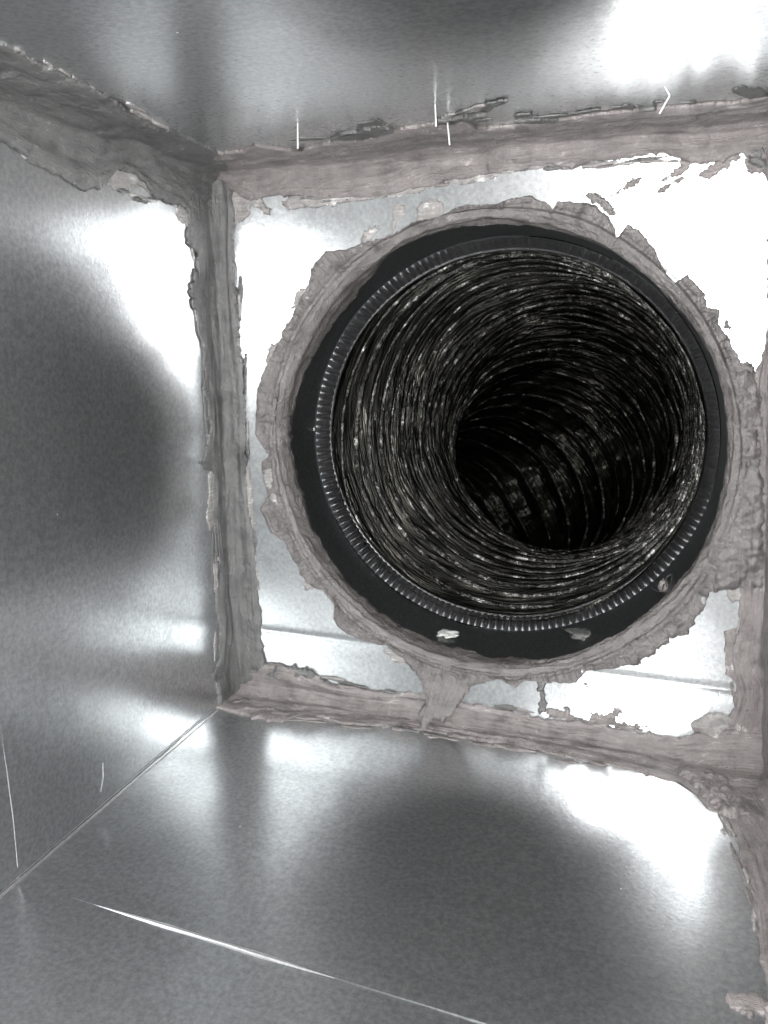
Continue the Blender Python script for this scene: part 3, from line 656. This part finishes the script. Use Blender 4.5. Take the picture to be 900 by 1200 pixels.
Rr = Rr + 0.0024 * fb(np.cos(T) * 4 + Sg * 31, np.sin(T) * 4 - Sg * 27, 440, 4, 0.6) * np.clip((Sg - 0.12) / 0.25, 0.15, 1) 
P = tube_pt(Sg, T, Rr)
uv = np.stack([T / (2 * math.pi) * 1.0 * 2.2, Sg * 2.2], -1).reshape(-1, 2)
child(mesh_obj('liner', P.reshape(-1, 3), grid_faces(NL, NA, cv=True), M_liner, None, uv), duct)
# the wire helix showing through the film
nw = int(LEN / PITCH) * 90; k = np.linspace(0.15, LEN / PITCH - 0.3, nw)
sw = k * PITCH; aw = (k * 2 * math.pi) % (2 * math.pi)
jw = 0.0035 * n2(np.cos(aw) * 2.2 + sw * 8, np.sin(aw) * 2.2 + sw * 5, 400)
rw = RL - 0.0050 + 0.003 * fb(np.cos(aw) * 1.2 + sw * 5, np.sin(aw) * 1.2 + 3, 430, 2)
child(tube('wire_coil', tube_pt(np.clip(sw - jw, 0, LEN), aw, rw), 0.0023 + 0.0009 * n2(k * 5, k * 0, 450), M_wire, None, 8), duct)

# ------------------------------------------------------------------ seams of the box
def ridge(name, plane, pix, w, h, parent, mat, lab=None, seed=0, swell=None):
    pts = np.array([at(plane, *p) for p in pix]); n = N[plane]; L = np.r_[0, np.cumsum(np.linalg.norm(np.diff(pts, axis=0), axis=1))]
    k = max(12, int(L[-1] / 0.001)); t = np.linspace(0, L[-1], k); q = np.stack([np.interp(t, L, pts[:, i]) for i in range(3)], -1)
    tg = np.gradient(q, axis=0); tg /= np.linalg.norm(tg, axis=1, keepdims=True); sd = np.cross(n, tg)
    a = np.linspace(0, math.pi, 9); g = np.ones(k)
    if swell is not None:      # the fold stands up most between two points and sinks away towards both ends
        a0, a1 = [np.linalg.norm(at(plane, *p) - pts[0]) for p in swell]
        g = 0.10 + 0.90 * np.clip(np.minimum(t - a0, a1 - t) / (0.35 * (a1 - a0)) + 0.15, 0, 1)
    ww = w * g * (1 + 0.15 * n2(t / 0.02, t * 0, seed)); hh = h * g
    P = q[:, None] + sd[:, None] * (np.cos(a)[None] * ww[:, None])[..., None] + n * (np.sin(a)[None] * hh[:, None] - 0.0009)[..., None]
    o = mesh_obj(name, P.reshape(-1, 3), grid_faces(k, 9, cv=True), mat, parent)
    if lab: o['label'] = lab
    return o
ridge('seam', 'floor', [(256, 832), (163, 911), (20, 1034), (-60, 1103)], 0.0009, 0.0022, floor, M_seam, 'thin hem running from the corner to the left edge', 1)
ridge('seam', 'left', [(254, 828), (160, 908), (18, 1031), (-60, 1098)], 0.0003, 0.0012, left_wall, M_seam, 'thin hem lying along the floor corner', 2)
ridge('seam', 'floor', [(20, 1031), (800, 1270)], 0.0015, 0.0015, floor, M_seam, 'bright joint line crossing the floor', 3, ((120, 1062), (392, 1146)))
ridge('seam', 'floor', [(392, 1145), (800, 1270)], 0.0003, 0.0010, floor, M_collar, 'dark end of the joint line', 6)
ridge('seam', 'left', [(21, 1016), (16, 960), (8, 900), (0, 850), (-14, 780)], 0.0006, 0.0011, left_wall, M_collar, 'joint line climbing the wall', 4)
ridge('seam', 'left', [(118, 928), (121, 912), (121, 894)], 0.0004, 0.0012, left_wall, M_metal, 'short raised nick', 5)

# ------------------------------------------------------------------ pins through the ceiling
GP = 'thin bright pins poking through the ceiling'
for k, (pix, lb) in enumerate([
    ([(349, 146), (349, 174)], 'straight bright pin poking down from the ceiling, leftmost above the long band'),
    ([(510, 124), (511, 148)], 'straight bright pin hanging just left above the pin that touches the long band'),
    ([(524, 141), (527, 170)], 'straight bright pin that touches the long band above the round opening'),
    ([(779, 104), (785, 112), (773, 133)], 'bent bright pin below the white glare on the ceiling')]):
    # the tip hangs free: root sits on the ceiling plane, tip lies on the same sight line nearer the lens
    r0 = at('ceiling', *pix[0]); pts = [r0 + N['ceiling'] * -0.001]
    for q in pix[1:]:
        d = ray(*q); Y = (r0[1] - CAM[1]) / d[1]; pts.append(CAM + d * Y)
    pp = np.array(pts); pp = np.stack([np.interp(np.linspace(0, len(pp) - 1, 16), np.arange(len(pp)), pp[:, i]) for i in range(3)], -1)
    tag(tube('metal_pin', pp, np.linspace(0.0004, 0.0006, 16), M_pin, None, 10), lb, 'pin', GP)

# small black lumps in place of tiny pits in the long band
def dark_speck(spots, parent, plane, off):
    for k, (px, py, r) in enumerate(spots):
        P = at(plane, px, py) + N[plane] * off
        o = lump('dark_speck', P, r, M_black, parent, 500 + k, (1, 1, 0.8), 10)
dark_speck([(480, 181, .0012), (466, 180, .0009), (444, 182, .0008), (536, 171, .0013), (543, 168, .0016), (549, 171, .0011), (595, 162, .0009), (609, 161, .0009)], b_tb, 'back', 0.009)
dark_speck([(184, 161, .0010)], b_tl, 'left', 0.009)
